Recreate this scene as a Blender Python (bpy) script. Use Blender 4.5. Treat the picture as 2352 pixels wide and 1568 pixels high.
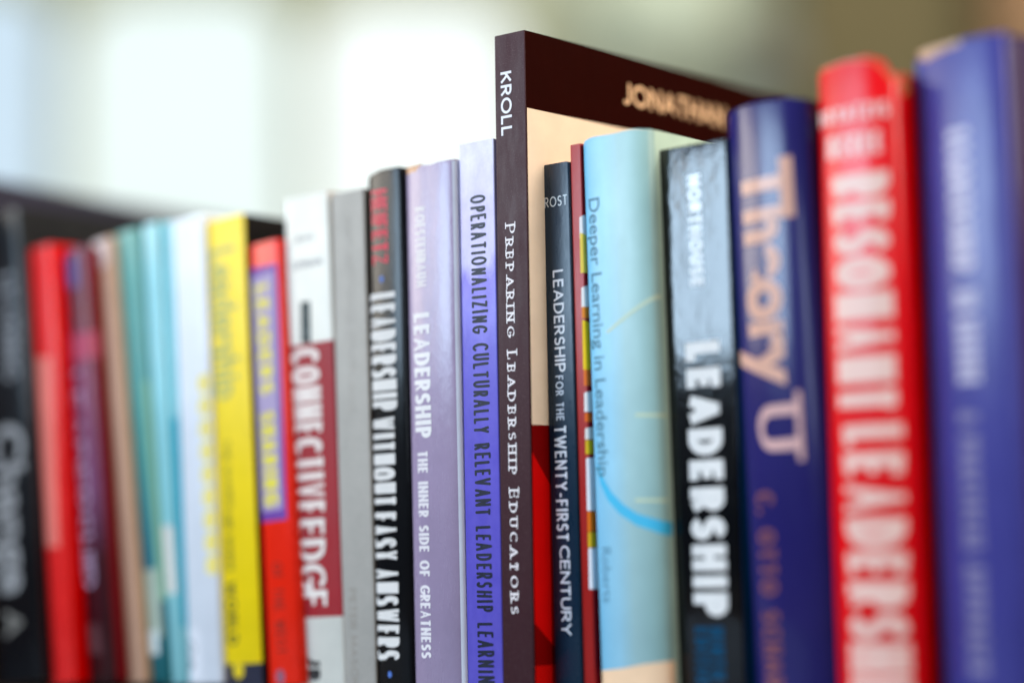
import bpy, bmesh, math, random
from mathutils import Vector, Matrix
random.seed(7)
sc = bpy.context.scene
for o in list(bpy.data.objects): bpy.data.objects.remove(o)

# ------------------------------------------------------------------ camera
AL = math.atan(0.86)
FH = Vector((-math.sin(AL), math.cos(AL), 0)); RT = Vector((math.cos(AL), math.sin(AL), 0)); UP = Vector((0, 0, 1))
CAM = -0.925 * FH + Vector((0, 0, 0.0557))
PITCH, ROLL = math.atan((1290 - 784) / 4864), 0.025
fwd = math.cos(PITCH) * FH + math.sin(PITCH) * UP
upv = -math.sin(PITCH) * FH + math.cos(PITCH) * UP
r2 = math.cos(ROLL) * RT - math.sin(ROLL) * upv
u2 = math.sin(ROLL) * RT + math.cos(ROLL) * upv
cd = bpy.data.cameras.new("camera"); cam = bpy.data.objects.new("camera", cd); sc.collection.objects.link(cam)
m = Matrix((r2, u2, -fwd)).transposed().to_4x4(); m.translation = CAM
cam.matrix_world = m
cd.sensor_width = 36; cd.lens = 36 * 4864 / 2352
cd.clip_start = 0.05; cd.clip_end = 100
cd.dof.use_dof = True
cd.dof.focus_distance = (Vector((0.0, 0.009, 0.17)) - CAM).dot(fwd)
cd.dof.aperture_fstop = 1.2
cd.dof.aperture_blades = 0
sc.camera = cam

# ------------------------------------------------------------------ world, lamps, exposure
w = bpy.data.worlds.new("World"); sc.world = w; w.use_nodes = True
w.node_tree.nodes["Background"].inputs[0].default_value = (1.0, 0.97, 0.94, 1)
w.node_tree.nodes["Background"].inputs[1].default_value = 0.10
sc.view_settings.view_transform = 'Standard'; sc.view_settings.look = 'None'
sc.view_settings.exposure = 0.0; sc.view_settings.gamma = 1.0
sc.render.engine = 'CYCLES'
sc.cycles.use_denoising = True
sc.cycles.max_bounces = 6

def area(name, loc, target, sx, sy, power, col):
    l = bpy.data.lights.new(name, 'AREA'); l.shape = 'RECTANGLE'; l.size = sx; l.size_y = sy
    l.energy = power; l.color = col
    o = bpy.data.objects.new(name, l); sc.collection.objects.link(o)
    o.location = loc; o.rotation_euler = (Vector(target) - Vector(loc)).to_track_quat('-Z', 'Y').to_euler()
    return o
# daylight from the room's other windows, in front of the shelf, and two added warm fills, left and right
area("window_daylight_near", (-1.13, -2.05, 1.22), (0, 0, 0.2), 1.15, 1.3, 74, (0.58, 0.79, 1.0))
area("warm_fill_left", (-2.2, -1.2, 1.2), (0, 0, 0.2), 1.2, 1.2, 36, (1.0, 0.93, 0.82))  # added fill that warms the spines, not one of the windows
area("window_daylight_front", (0.75, -2.5, 0.8), (0, 0, 0.15), 0.5, 1.5, 13, (0.74, 0.87, 1.0))
area("warm_fill_right", (2.2, 0.25, 1.5), (0, 0, 0.15), 1.2, 1.0, 75, (1.0, 0.90, 0.78))  # added fill standing in for warm ambient light from the right

# name, origin (m), lean, yaw, spine width (mm), height (mm)
BOOKS = [
    ('black_script', [-0.31106, -0.04642, 0.0], -0.08795, 0.0, 38.97, 241.84),
    ('red_far', [-0.27506, -0.04036, 0.0], -0.0874, 0.0, 19.34, 222.91),
    ('maroon_far', [-0.25636, -0.03065, 0.0], -0.10437, 0.0, 19.9, 220.77),
    ('tan_far', [-0.23932, -0.02175, 0.0], -0.11231, 0.0, 15.44, 226.17),
    ('teal_far', [-0.22863, -0.01711, 0.0], -0.10179, 0.0, 17.97, 228.94),
    ('cyan_far', [-0.21709, -0.01441, 0.0], -0.06946, 0.0, 12.02, 230.71),
    ('turq_far', [-0.20932, -0.01286, 0.0], -0.0448, 0.0, 6.46, 230.47),
    ('white_far', [-0.20356, -0.01152, 0.0], -0.04932, 0.0, 24.93, 230.16),
    ('yellow', [-0.1806, -0.00959, 0.0], -0.04412, 0.0, 27.68, 227.59),
    ('orange', [-0.152, -0.00541, 0.0], -0.06008, -0.05236, 24.5, 212.53),
    ('maroonwhite', [-0.13356, -0.00329, 0.0], -0.02853, 0.0, 30.16, 232.68),
    ('grey', [-0.10563, -0.00275, 0.0], -0.01167, 0.0, 21.6, 231.27),
    ('black_title', [-0.08475, 0.00025, 0.0], -0.00362, 0.0, 23.41, 238.55),
    ('mauve', [-0.06179, 0.00036, 7e-05], 0.0023, 0.0, 31.22, 237.44),
    ('violet', [-0.0308, 0.00021, 0.00017], 0.00817, 0.0, 20.99, 243.63),
    ('tall', [-0.00999, 0.0, 0.00025], 0.01403, 0.0, 17.96, 289.35),
    ('darkteal', [0.0095, 0.012, 4e-05], 0.00253, 0.0, 15.52, 230.17),
    ('red_thin', [0.02544, 0.01257, 1e-05], 0.00119, 0.0, 6.19, 237.13),
    ('lightblue', [0.03312, 0.0164, 0.0], -0.00807, 0.0, 37.58, 238.47),
    ('teal_thin', [0.06519, 0.0224, 0.0], -0.00058, 0.0, 2.53, 222.35),
    ('black_big', [0.06786, 0.0213, 4e-05], 0.00103, 0.0, 35.75, 229.64),
    ('navy', [0.10651, 0.0256, 0.0], -0.01999, -0.05236, 42.34, 241.25),
    ('red_big', [0.1458, 0.02425, 0.00033], 0.00915, 0.0, 36.59, 251.96),
    ('blue_big', [0.18341, 0.03921, 0.00011], 0.0024, -0.13963, 44.27, 254.2),
]
# printing, wear and painted-on sheen on each book, in mm along the spine (s, from its left corner) and up it (v)
PRINT = {
  'black_script': [
    ('T', 'author_name', 'LEADING', 'cond', 20.82, 33.36, 208.62, 153.71, (150, 145, 145), {'wt': 0.2}),
    ('T', 'title_lettering', 'Change', 'font', 9.18, 33.36, 130.83, 44.85, (165, 158, 155), {'bold': 0.03}),
    ('T', 'emblem', 'A', 'geo', 9.94, 25.22, 36.39, 19.9, (150, 140, 130), {'wt': 0.14}),
  ],
  'red_far': [
    ('P', 'pale_panel', [(-0.03, 167.11), (-5.84, 70.22), (13.39, 68.08), (15.79, 164.41)], (255, 130, 115), {}),  # reflected light on the spine, painted as a paler patch
  ],
  'maroon_far': [
    ('P', 'pink_band', [(0.15, 176.29), (0.15, 162.93), (23.9, 162.93), (23.9, 176.29)], (190, 80, 105), {}),
    ('P', 'blue_patch', [(3.74, 218.56), (2.01, 202.81), (13.67, 200.35), (13.65, 216.37)], (95, 95, 150), {}),  # bluish highlight near the head, painted on as colour
    ('T', 'title_lettering', 'LEADERSHIP', 'cond', -3.08, 10.9, 157.9, 47.87, (185, 160, 185), {'wt': 0.17}),
    ('P', 'label', [(1.49, 30.2), (1.94, 15.39), (12.23, 14.41), (11.13, 29.19)], (90, 55, 58), {}),
  ],
  'tan_far': [
    ('P', 'worn_corner', [(-0.3, 226), (-0.3, 214), (3, 211.5), (8, 211), (11.5, 214), (12, 226)], (240, 215, 205), {}),
  ],
  'teal_far': [
    ('P', 'green_edge', [(14, 40), (14, 150), (17.8, 150), (17.8, 40)], (130, 180, 150), {}),
    ('P', 'grey_panel', [(2, 22), (2, 56), (15, 56), (15, 22)], (170, 178, 160), {}),
    ('P', 'white_sticker', [(3, 14), (3, 26), (11.5, 26), (11.5, 14)], (215, 220, 215), {}),
  ],
  'cyan_far': [
    ('P', 'paper_label', [(-2.93, 78.5), (-4.31, 45.02), (11.21, 43.8), (10.99, 77.11)], (235, 228, 220), {}),
  ],
  'turq_far': [
    ('P', 'deep_band', [(0.15, 131.11), (0.15, 28.12), (6.31, 28.12), (6.31, 131.11)], (0, 175, 200), {}),
  ],
  'white_far': [
    ('P', 'paper_label', [(-4.37, 27.8), (-3.67, 2.49), (10.86, 2.02), (9.9, 27.11)], (232, 228, 232), {}),
    ('T', 'label_lettering', 'QA', 'geo', -0.59, 5.88, 21.33, 6.52, (150, 150, 155), {'wt': 0.2}),
    ('P', 'yellow_mark', [(16.59, 149.71), (15.88, 143.71), (19.94, 141.06), (23.56, 141.92), (24.06, 149.63), (20.61, 151.37)], (250, 226, 120), {}),
    ('P', 'yellow_mark', [(16.67, 138.42), (15.96, 132.44), (20.01, 129.82), (23.63, 130.7), (24.13, 138.4), (20.68, 140.1)], (250, 226, 120), {}),
    ('P', 'yellow_mark', [(16.74, 127.16), (16.04, 121.2), (20.09, 118.61), (23.7, 119.52), (24.19, 127.19), (20.75, 128.87)], (250, 226, 120), {}),
    ('P', 'yellow_mark', [(16.82, 115.94), (16.12, 109.99), (20.16, 107.44), (23.76, 108.37), (24.26, 116.02), (20.82, 117.67)], (250, 226, 120), {}),
    ('P', 'yellow_mark', [(16.9, 104.76), (16.19, 98.82), (20.23, 96.3), (23.83, 97.25), (24.32, 104.89), (20.89, 106.51)], (250, 226, 120), {}),
    ('P', 'yellow_mark', [(16.98, 93.6), (16.27, 87.68), (20.3, 85.19), (23.89, 86.17), (24.39, 93.79), (20.96, 95.38)], (250, 226, 120), {}),
    ('P', 'yellow_mark', [(17.05, 82.48), (16.35, 76.57), (20.37, 74.12), (23.96, 75.11), (24.45, 82.72), (21.03, 84.28)], (250, 226, 120), {}),
    ('P', 'yellow_mark', [(17.13, 71.4), (16.43, 65.49), (20.44, 63.08), (24.03, 64.1), (24.52, 71.68), (21.1, 73.22)], (250, 226, 120), {}),
    ('P', 'yellow_mark', [(17.2, 60.34), (16.5, 54.45), (20.52, 52.08), (24.09, 53.11), (24.58, 60.68), (21.17, 62.18)], (250, 226, 120), {}),
  ],
  'yellow': [
    ('T', 'title_lettering', 'Leadership', 'font', 2.85, 20.63, 212.74, 138.11, (178, 178, 110), {'bold': 0.02}),
    ('T', 'small_lettering', 'THE SHARED', 'geo', 7.09, 11.2, 118.07, 84.05, (110, 100, 20), {'wt': 0.16}),
    ('T', 'small_lettering', 'AND DIVIDED', 'geo', 5.81, 10.22, 83.08, 54.6, (90, 85, 20), {'wt': 0.18}),
    ('T', 'author_name', 'WORLD', 'geo', 4.54, 11.43, 49.35, 19.04, (80, 75, 20), {'wt': 0.2}),
    ('P', 'navy_band', [(0.15, 9.92), (0.15, -3.92), (27.53, -3.92), (27.53, 9.92)], (22, 24, 48), {}),
    ('P', 'yellow_emblem', [(14.6, 6.8), (14.4, 8.1), (13.84, 9.26), (12.97, 10.15), (11.88, 10.68), (10.7, 10.79), (9.55, 10.46), (8.56, 9.74), (7.83, 8.7), (7.45, 7.46), (7.45, 6.14), (7.83, 4.9), (8.56, 3.86), (9.55, 3.14), (10.7, 2.81), (11.88, 2.92), (12.97, 3.45), (13.84, 4.34), (14.4, 5.5)], (235, 200, 0), {}),
  ],
  'orange': [
    ('P', 'purple_panel', [(-1.74, 201.31), (-1.89, 77.79), (20.47, 77.42), (22.43, 200.51)], (118, 70, 160), {}),
    ('P', 'lilac_panel', [(2.93, 196.6), (2.12, 82.67), (17.7, 82.65), (19.9, 197.53)], (178, 158, 190), {}),
    ('T', 'title_lettering', 'LEADERS', 'geo', 6.16, 15.93, 191.97, 138.58, (240, 220, 80), {'wt': 0.24}),
    ('T', 'title_lettering', 'SHARING', 'geo', 5.02, 15.68, 130.2, 85.01, (240, 220, 80), {'wt': 0.24}),
    ('T', 'author_name', 'OF THE WEST', 'geo', 8.38, 15.4, 57.85, 14.65, (165, 40, 30), {'wt': 0.14}),
    ('P', 'emblem', [(13.4, 4.0), (13.11, 5.46), (12.28, 6.68), (11.05, 7.42), (9.64, 7.58), (8.3, 7.12), (7.25, 6.12), (6.67, 4.75), (6.67, 3.25), (7.25, 1.88), (8.3, 0.88), (9.64, 0.42), (11.05, 0.58), (12.28, 1.32), (13.11, 2.54)], (150, 90, 110), {}),
  ],
  'maroonwhite': [
    ('P', 'maroon_field', [(0.15, 161.2), (0.15, 31.97), (30.01, 31.97), (30.01, 161.2)], (160, 28, 38), {}),
    ('H', 'author_name', 'JEAN', 'geo', 6.1, 19.58, 213.67, 210.5, (165, 160, 160), {'wt': 0.2}),
    ('H', 'author_name', 'LIPMAN', 'geo', 3.98, 24.88, 201.64, 197.63, (165, 160, 160), {'wt': 0.2}),
    ('P', 'black_tag', [(9.36, 181.65), (8.69, 161.96), (15.54, 161.17), (15.95, 181.23)], (35, 50, 50), {}),
    ('T', 'tag_lettering', 'THE', 'geo', 10.98, 14.26, 178.7, 163.17, (110, 120, 120), {'wt': 0.16, 'up': 1}),
    ('T', 'title_lettering', 'CONNECTIVE', 'cond', 0.92, 21.16, 159.16, 80.31, (240, 222, 212), {'wt': 0.16}),
    ('T', 'title_lettering', 'EDGE', 'cond', 1.64, 20.5, 77.84, 36.36, (240, 228, 218), {'wt': 0.16}),
    ('T', 'emblem', 'JB', 'geo', 6.42, 14.05, 13.46, 2.55, (25, 25, 28), {'wt': 0.3}),
  ],
  'grey': [
    ('T', 'title_lettering', 'REFLECTIONS ON PLACE', 'geo', 8.69, 12.72, 218.71, 126.11, (182, 172, 162), {'wt': 0.11}),
    ('T', 'author_name', 'PETER MASON', 'geo', 5.58, 10.12, 45.44, -0.4, (158, 146, 134), {'wt': 0.13}),
  ],
  'black_title': [
    ('T', 'author_name', 'HEIFETZ', 'cond', 3.37, 13.51, 229.3, 194.01, (232, 70, 88), {'wt': 0.17}),
    ('P', 'blue_dot', [(10.2, 187.38), (10.01, 188.19), (9.5, 188.74), (8.83, 188.86), (8.21, 188.51), (7.85, 187.8), (7.85, 186.95), (8.21, 186.24), (8.83, 185.89), (9.5, 186.01), (10.01, 186.56)], (90, 125, 200), {}),
    ('T', 'title_lettering', 'LEADERSHIP', 'cond', -0.09, 17.3, 180.93, 126.23, (232, 224, 218), {'wt': 0.155}),
    ('T', 'title_lettering', 'WITHOUT', 'cond', -1.17, 15.31, 123.72, 82.6, (232, 224, 218), {'wt': 0.155}),
    ('T', 'title_lettering', 'EASY', 'cond', -2.06, 15.17, 79.82, 57.71, (232, 224, 218), {'wt': 0.155}),
    ('T', 'title_lettering', 'ANSWERS', 'cond', -0.98, 15.61, 54.52, 12.84, (232, 224, 218), {'wt': 0.155}),
    ('P', 'blue_dot', [(10.2, 6.37), (10.01, 7.19), (9.5, 7.74), (8.83, 7.86), (8.21, 7.51), (7.85, 6.8), (7.85, 5.95), (8.21, 5.24), (8.83, 4.89), (9.5, 5.01), (10.01, 5.56)], (90, 125, 200), {}),
  ],
  'mauve': [
    ('T', 'author_name', 'KOESTENBAUM', 'cond', 7.25, 13.78, 217.69, 180.89, (238, 228, 225), {'wt': 0.17}),
    ('T', 'title_lettering', 'LEADERSHIP', 'cond', 4.67, 15.22, 169.14, 112.33, (242, 234, 232), {'wt': 0.21}),
    ('T', 'subtitle_lettering', 'THE INNER SIDE OF GREATNESS', 'cond', 5.89, 12.6, 106.64, 13.86, (236, 226, 228), {'wt': 0.2}),
    ('P', 'worn_board_edge', [(-0.2, 237.5), (-0.2, 235.2), (2.5, 233.8), (5, 234.6), (8, 234.4), (10, 236), (13, 237.5)], (205, 150, 110), {}),
    ('P', 'jacket_fold', [(29.4, 236.8), (29.1, 0.6), (38, 0.6), (38, 236.8)], (212, 214, 226), {}),
  ],
  'violet': [
    ('T', 'title_lettering', 'OPERATIONALIZING CULTURALLY RELEVANT LEADERSHIP LEARNING', 'hand', 6.32, 15.56, 219.35, -1.5, (20, 26, 46), {'wt': 0.13}),
  ],
  'tall': [
    ('T', 'author_name', 'KROLL', 'geo', 3.49, 9.88, 272.35, 243.47, (245, 238, 240), {'wt': 0.185}),
    ('T', 'title_lettering', 'PREPARING LEADERSHIP EDUCATORS', 'serif', 5.07, 10.85, 203.73, 33.2, (246, 234, 234), {'wt': 0.16}),
    ('P', 'cream_field', [(18.36, 254.6), (18.36, 114.9), (217.96, 114.9), (217.96, 254.6)], (255, 229, 200), {}),
    ('P', 'dark_red_field', [(18.36, 114.9), (18.36, 11), (217.96, 11), (217.96, 114.9)], (128, 0, 0), {}),
    ('P', 'red_shape', [(18.36, 102.9), (18.36, 29.4), (39.96, 11.2), (77.96, 11.2), (77.96, 42), (39.96, 77)], (224, 6, 4), {}),
    ('P', 'red_band', [(18.36, 11), (18.36, 0.5), (217.96, 0.5), (217.96, 11)], (210, 10, 6), {}),
    ('C', 'author_name', 'JONATHAN', 'geo', 86.46, 168.96, 276.6, 266.4, (250, 205, 160), {'wt': 0.17}),
  ],
  'darkteal': [
    ('H', 'author_name', 'ROST', 'geo', 0.81, 13.97, 215.55, 210.88, (215, 222, 226), {'wt': 0.13}),
    ('T', 'title_lettering', 'LEADERSHIP', 'geo', 4.64, 10.57, 182.69, 137.73, (232, 232, 238), {'wt': 0.16}),
    ('T', 'title_lettering', 'FOR THE', 'geo', 4.67, 9.1, 136.26, 116.41, (205, 212, 225), {'wt': 0.16}),
    ('T', 'title_lettering', 'TWENTY-FIRST', 'geo', 3.27, 9.9, 114.34, 64.17, (235, 235, 240), {'wt': 0.15}),
    ('T', 'title_lettering', 'CENTURY', 'geo', 4.62, 10.22, 62.27, 23.7, (235, 235, 240), {'wt': 0.15}),
  ],
  'red_thin': [
    ('P', 'cover_block', [(4.29, 204.58), (4.09, 195.2), (20.19, 195.2), (20.19, 210.58)], (245, 238, 236), {}),
    ('P', 'cover_block', [(4.29, 197.71), (4.09, 180.07), (20.19, 180.07), (20.19, 192.71)], (248, 214, 90), {}),
    ('P', 'cover_block', [(4.29, 173.54), (4.09, 165.17), (20.19, 165.17), (20.19, 178.54)], (245, 240, 236), {}),
    ('P', 'cover_block', [(4.29, 165.17), (4.09, 160.22), (20.19, 160.22), (20.19, 165.17)], (236, 140, 50), {}),
    ('P', 'cover_block', [(4.29, 159.51), (4.09, 137.81), (20.19, 137.81), (20.19, 154.51)], (248, 205, 40), {}),
    ('P', 'cover_block', [(4.29, 138.38), (4.09, 130.81), (20.19, 130.81), (20.19, 138.38)], (238, 120, 50), {}),
    ('P', 'cover_block', [(4.29, 127.86), (4.09, 119.48), (20.19, 119.48), (20.19, 129.86)], (248, 244, 240), {}),
    ('P', 'cover_block', [(4.29, 118.91), (4.09, 115.14), (20.19, 115.14), (20.19, 118.91)], (236, 110, 40), {}),
    ('P', 'cover_block', [(4.29, 112.38), (4.09, 107.61), (20.19, 107.61), (20.19, 114.38)], (245, 238, 230), {}),
    ('P', 'cover_block', [(4.29, 107.23), (4.09, 101.21), (20.19, 101.21), (20.19, 107.23)], (225, 190, 40), {}),
    ('P', 'cover_block', [(4.29, 99.46), (4.09, 76.86), (20.19, 76.86), (20.19, 100.46)], (246, 244, 246), {}),
    ('P', 'cover_block', [(4.29, 76.49), (4.09, 68.09), (20.19, 68.09), (20.19, 76.49)], (238, 120, 30), {}),
    ('P', 'cover_block', [(4.29, 67.71), (4.09, 61.19), (20.19, 61.19), (20.19, 67.71)], (225, 180, 40), {}),
    ('P', 'cover_block', [(4.29, 60.82), (4.09, 43.36), (20.19, 43.36), (20.19, 60.82)], (246, 244, 248), {}),
  ],
  'lightblue': [
    ('T', 'title_lettering', 'Deeper Learning in Leadership', 'font', 4.5, 11.2, 211.7, 91.06, (70, 120, 140), {'bold': 0.005}),
    ('T', 'author_name', 'Roberts', 'font', 4.82, 10.49, 60.88, 37.56, (90, 140, 165), {'bold': 0.0}),
    ('P', 'peach_band', [(0.53, 8.82), (0.0, -2.6), (37.42, -2.07), (37.48, 12.99), (26.54, 11.87), (14.91, 10.0)], (248, 205, 165), {}),
    ('P', 'blue_swoosh', [(3.77, 95.79), (5.57, 88.19), (9.76, 80.9), (16.3, 74.67), (24.69, 69.72), (32.61, 67.04), (38.63, 64.28), (39.59, 70.06), (32.86, 72.15), (25.38, 74.66), (18.59, 78.64), (12.27, 84.13), (7.58, 90.34), (5.22, 96.08)], (60, 185, 225), {}),
    ('P', 'thin_line', [(26.45, 116.73), (26.39, 115.44), (39.02, 114.53), (39.08, 115.82)], (205, 215, 180), {}),
    ('P', 'thin_line', [(24.75, 80.76), (24.69, 79.47), (37.29, 78.9), (37.35, 80.18)], (205, 215, 180), {}),
    ('P', 'thin_line', [(12.6, 152.96), (13.02, 151.78), (38.03, 165.16), (37.41, 166.72)], (205, 218, 190), {}),
  ],
  'black_big': [
    ('T', 'author_name', 'NORTHOUSE', 'geo', 14.89, 21.19, 216.38, 168.98, (252, 252, 252), {'wt': 0.24}),
    ('T', 'title_lettering', 'LEADERSHIP', 'geo', 10.87, 28.21, 145.43, 31.42, (246, 240, 236), {'wt': 0.27}),
    ('T', 'edition_lettering', 'NINTH', 'geo', 18.54, 25.78, 27.13, 5.43, (14, 72, 104), {'wt': 0.25}),
    ('T', 'edition_lettering', 'EDITION', 'geo', 10.79, 17.88, 27.12, -1.84, (14, 72, 104), {'wt': 0.25}),
  ],
  'navy': [
    ('T', 'title_lettering', 'Theory', 'slab', 11.07, 34.3, 216.62, 123.42, (226, 172, 150), {'bold': 0.045}),
    ('T', 'title_lettering', 'U', 'slab', 11.35, 33.53, 115.96, 94.12, (224, 176, 170), {'wt': 0.2}),
    ('T', 'author_name', 'C. OTTO SCHARMER', 'geo', 8.58, 18.21, 81.42, -17.08, (132, 78, 84), {'wt': 0.2}),
  ],
  'red_big': [
    ('H', 'author_name', 'BOYATZIS', 'geo', -0.26, 33.38, 233.21, 226.78, (252, 205, 195), {'wt': 0.24}),
    ('H', 'author_name', 'MCKEE', 'geo', 5.3, 30.59, 221.65, 212.78, (252, 205, 195), {'wt': 0.24}),
    ('T', 'title_lettering', 'RESONANT', 'cond', 7.01, 32.64, 205.27, 110.8, (250, 206, 192), {'wt': 0.21}),
    ('T', 'title_lettering', 'LEADERSHIP', 'cond', 8.6, 34.44, 105.55, -9.48, (246, 200, 186), {'wt': 0.2}),
    ('P', 'worn_board_edge', [(-6, 245.76), (-6, 233.96), (-2, 229.96), (-0.4, 232.96), (-0.4, 243.96), (0.6, 248.36), (0.9, 249.56)], (222, 150, 100), {}),
    ('P', 'worn_board_edge', [(37.0, 243.46), (36.9, 236.96), (38.5, 234.96), (44, 236.96), (44, 243.96)], (215, 135, 85), {}),
    ('P', 'worn_head', [(2, 250.36), (2.6, 248.76), (7, 249.76), (16, 250.96), (26, 249.76), (31, 246.46), (35.3, 239.96), (35.9, 242.46), (31, 248.06), (26, 250.96), (16, 251.71), (7, 250.86)], (235, 110, 70), {}),
  ],
  'blue_big': [
    ('T', 'title_lettering', 'LEADERSHIP', 'geo', 17.45, 27.75, 219.22, 163.27, (200, 190, 210), {'wt': 0.3}),
    ('T', 'title_lettering', 'IN ACTION', 'geo', 17.67, 28.3, 155.88, 119.88, (192, 184, 208), {'wt': 0.3}),
    ('T', 'subtitle_lettering', 'A PRACTICAL APPROACH', 'geo', 16.94, 26.27, 109.16, 8.13, (128, 120, 160), {'wt': 0.3}),
    ('P', 'worn_board_edge', [(3.5, 254.1), (4, 251.2), (8, 248.7), (12, 250.0), (18, 251.2), (26, 252.2), (26, 254.1)], (190, 145, 110), {}),
  ],
}

# ------------------------------------------------------------------ helpers
def lin1(c):
    c = c / 255.0
    return c / 12.92 if c <= 0.04045 else ((c + 0.055) / 1.055) ** 2.4
def lin(rgb, k=1.0): return tuple(min(1.0, lin1(c) * k) for c in rgb) + (1,)

def link(o, parent=None):
    sc.collection.objects.link(o)
    if parent: o.parent = parent
    return o
def mesh_obj(name, bm, mats, parent=None, smooth=None):
    me = bpy.data.meshes.new(name); bm.to_mesh(me); bm.free()
    for mt in (mats if isinstance(mats, (list, tuple)) else [mats]): me.materials.append(mt)
    if smooth is not None:
        for p in me.polygons: p.use_smooth = True
        me.set_sharp_from_angle(angle=math.radians(smooth))
    return link(bpy.data.objects.new(name, me), parent)
def empty(name, loc, rot=(0, 0, 0)):
    o = bpy.data.objects.new(name, None); o.empty_display_size = 0.02
    o.location = loc; o.rotation_euler = rot
    return link(o)
def tag(o, label=None, cat=None, group=None, kind=None):
    if label: o['label'] = label
    if cat: o['category'] = cat
    if group: o['group'] = group
    if kind: o['kind'] = kind
    return o
def box(bm, x0, x1, y0, y1, z0, z1, bev=0):
    vs = [bm.verts.new((x, y, z)) for z in (z0, z1) for y in (y0, y1) for x in (x0, x1)]
    fs = [(0, 2, 3, 1), (4, 5, 7, 6), (0, 1, 5, 4), (2, 6, 7, 3), (0, 4, 6, 2), (1, 3, 7, 5)]
    ff = [bm.faces.new([vs[i] for i in f]) for f in fs]
    if bev:
        es = list({e for f in ff for e in f.edges})
        bmesh.ops.bevel(bm, geom=es, offset=bev, segments=2, affect='EDGES', profile=0.6)

# ------------------------------------------------------------------ materials
def base_mat(name):
    mt = bpy.data.materials.new(name); mt.use_nodes = True
    nt = mt.node_tree; return mt, nt, nt.nodes["Principled BSDF"]
def N(nt, t, **kw):
    n = nt.nodes.new(t)
    for k, v in kw.items(): setattr(n, k, v)
    return n
def coords(nt, scale=(1, 1, 1)):
    tc = N(nt, 'ShaderNodeTexCoord'); mp = N(nt, 'ShaderNodeMapping'); mp.inputs['Scale'].default_value = scale
    nt.links.new(tc.outputs['Object'], mp.inputs['Vector']); return mp.outputs['Vector']
def noise(nt, vec, scale, detail=3, rough=0.5):
    n = N(nt, 'ShaderNodeTexNoise'); n.inputs['Scale'].default_value = scale
    n.inputs['Detail'].default_value = detail; n.inputs['Roughness'].default_value = rough
    nt.links.new(vec, n.inputs['Vector']); return n.outputs['Fac']
def ramp(nt, fac, stops):
    r = N(nt, 'ShaderNodeValToRGB'); nt.links.new(fac, r.inputs['Fac'])
    el = r.color_ramp.elements
    while len(el) < len(stops): el.new(0.5)
    for e, (p, c) in zip(el, stops): e.position = p; e.color = c
    return r.outputs['Color']
def mixc(nt, fac, a, b, mode='MIX'):
    mx = N(nt, 'ShaderNodeMix', data_type='RGBA', blend_type=mode)
    for sock, v in ((mx.inputs[0], fac), (mx.inputs[6], a), (mx.inputs[7], b)):
        if isinstance(v, (int, float, tuple)): sock.default_value = v
        else: nt.links.new(v, sock)
    return mx.outputs[2]
def bump(nt, p, fac, strength, dist, prev=None):
    b = N(nt, 'ShaderNodeBump'); b.inputs['Strength'].default_value = strength; b.inputs['Distance'].default_value = dist
    nt.links.new(fac, b.inputs['Height'])
    if prev: nt.links.new(prev, b.inputs['Normal'])
    nt.links.new(b.outputs['Normal'], p.inputs['Normal']); return b.outputs['Normal']

_cache = {}
def paper(rgb, rough=0.45, coat=0.0, streak=0.0, wave=0.0, spec=0.32, k=1.0, pattern=None, grain=0.05, key=None):
    """printed, laminated cover stock"""
    kk = (rgb, rough, coat, streak, wave, spec, k, key, grain)
    if kk in _cache: return _cache[kk]
    mt, nt, p = base_mat("cover_stock")
    v = coords(nt)
    col = lin(rgb, k)
    c = pattern(nt, v, col) if pattern else col
    # slight handling variation of the ink and the gloss
    f1 = noise(nt, v, 60, 4, 0.6)
    shade = ramp(nt, f1, [(0.3, (0.90, 0.90, 0.90, 1)), (0.7, (1.0, 1.0, 1.0, 1))])
    nt.links.new(mixc(nt, 1.0, c, shade, 'MULTIPLY'), p.inputs['Base Color'])
    f2 = noise(nt, coords(nt, (1, 1, 0.25)), 180, 5, 0.65)
    mr = N(nt, 'ShaderNodeMapRange'); nt.links.new(f2, mr.inputs['Value'])
    mr.inputs['From Min'].default_value = 0.3; mr.inputs['From Max'].default_value = 0.7
    mr.inputs['To Min'].default_value = rough * 0.85; mr.inputs['To Max'].default_value = min(1, rough * 1.2)
    nt.links.new(mr.outputs[0], p.inputs['Roughness'])
    p.inputs['Specular IOR Level'].default_value = spec
    p.inputs['Coat Weight'].default_value = coat; p.inputs['Coat Roughness'].default_value = 0.08
    f3 = noise(nt, v, 2600, 2, 0.5)
    nrm = bump(nt, p, f3, grain, 0.0002)
    if streak:
        f4 = noise(nt, coords(nt, (1, 1, 0.05)), 260, 3, 0.6)
        nrm = bump(nt, p, f4, streak, 0.0006, nrm)
        f5 = noise(nt, coords(nt, (1, 1, 0.35)), 45, 3, 0.5)
        nrm = bump(nt, p, f5, streak * 0.8, 0.002, nrm)
        if coat: nt.links.new(nrm, p.inputs['Coat Normal'])
    if wave:
        nrm = bump(nt, p, noise(nt, coords(nt, (1, 1, .6)), 95, 5, 0.62), wave, 0.0022, nrm)
        nrm = bump(nt, p, noise(nt, coords(nt, (1, 1, .3)), 420, 4, 0.6), wave * .6, 0.0005, nrm)
    _cache[kk] = mt
    return mt

def pages_mat():
    mt, nt, p = base_mat("page_edges")
    v = coords(nt, (1, 0.02, 0.02))
    f = noise(nt, v, 3500, 2, 0.5)
    nt.links.new(ramp(nt, f, [(0.3, lin((196, 180, 150))), (0.7, lin((236, 226, 204)))]), p.inputs['Base Color'])
    p.inputs['Roughness'].default_value = 0.85
    bump(nt, p, f, 0.4, 0.0002)
    return mt
PAGES = pages_mat()

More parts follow.
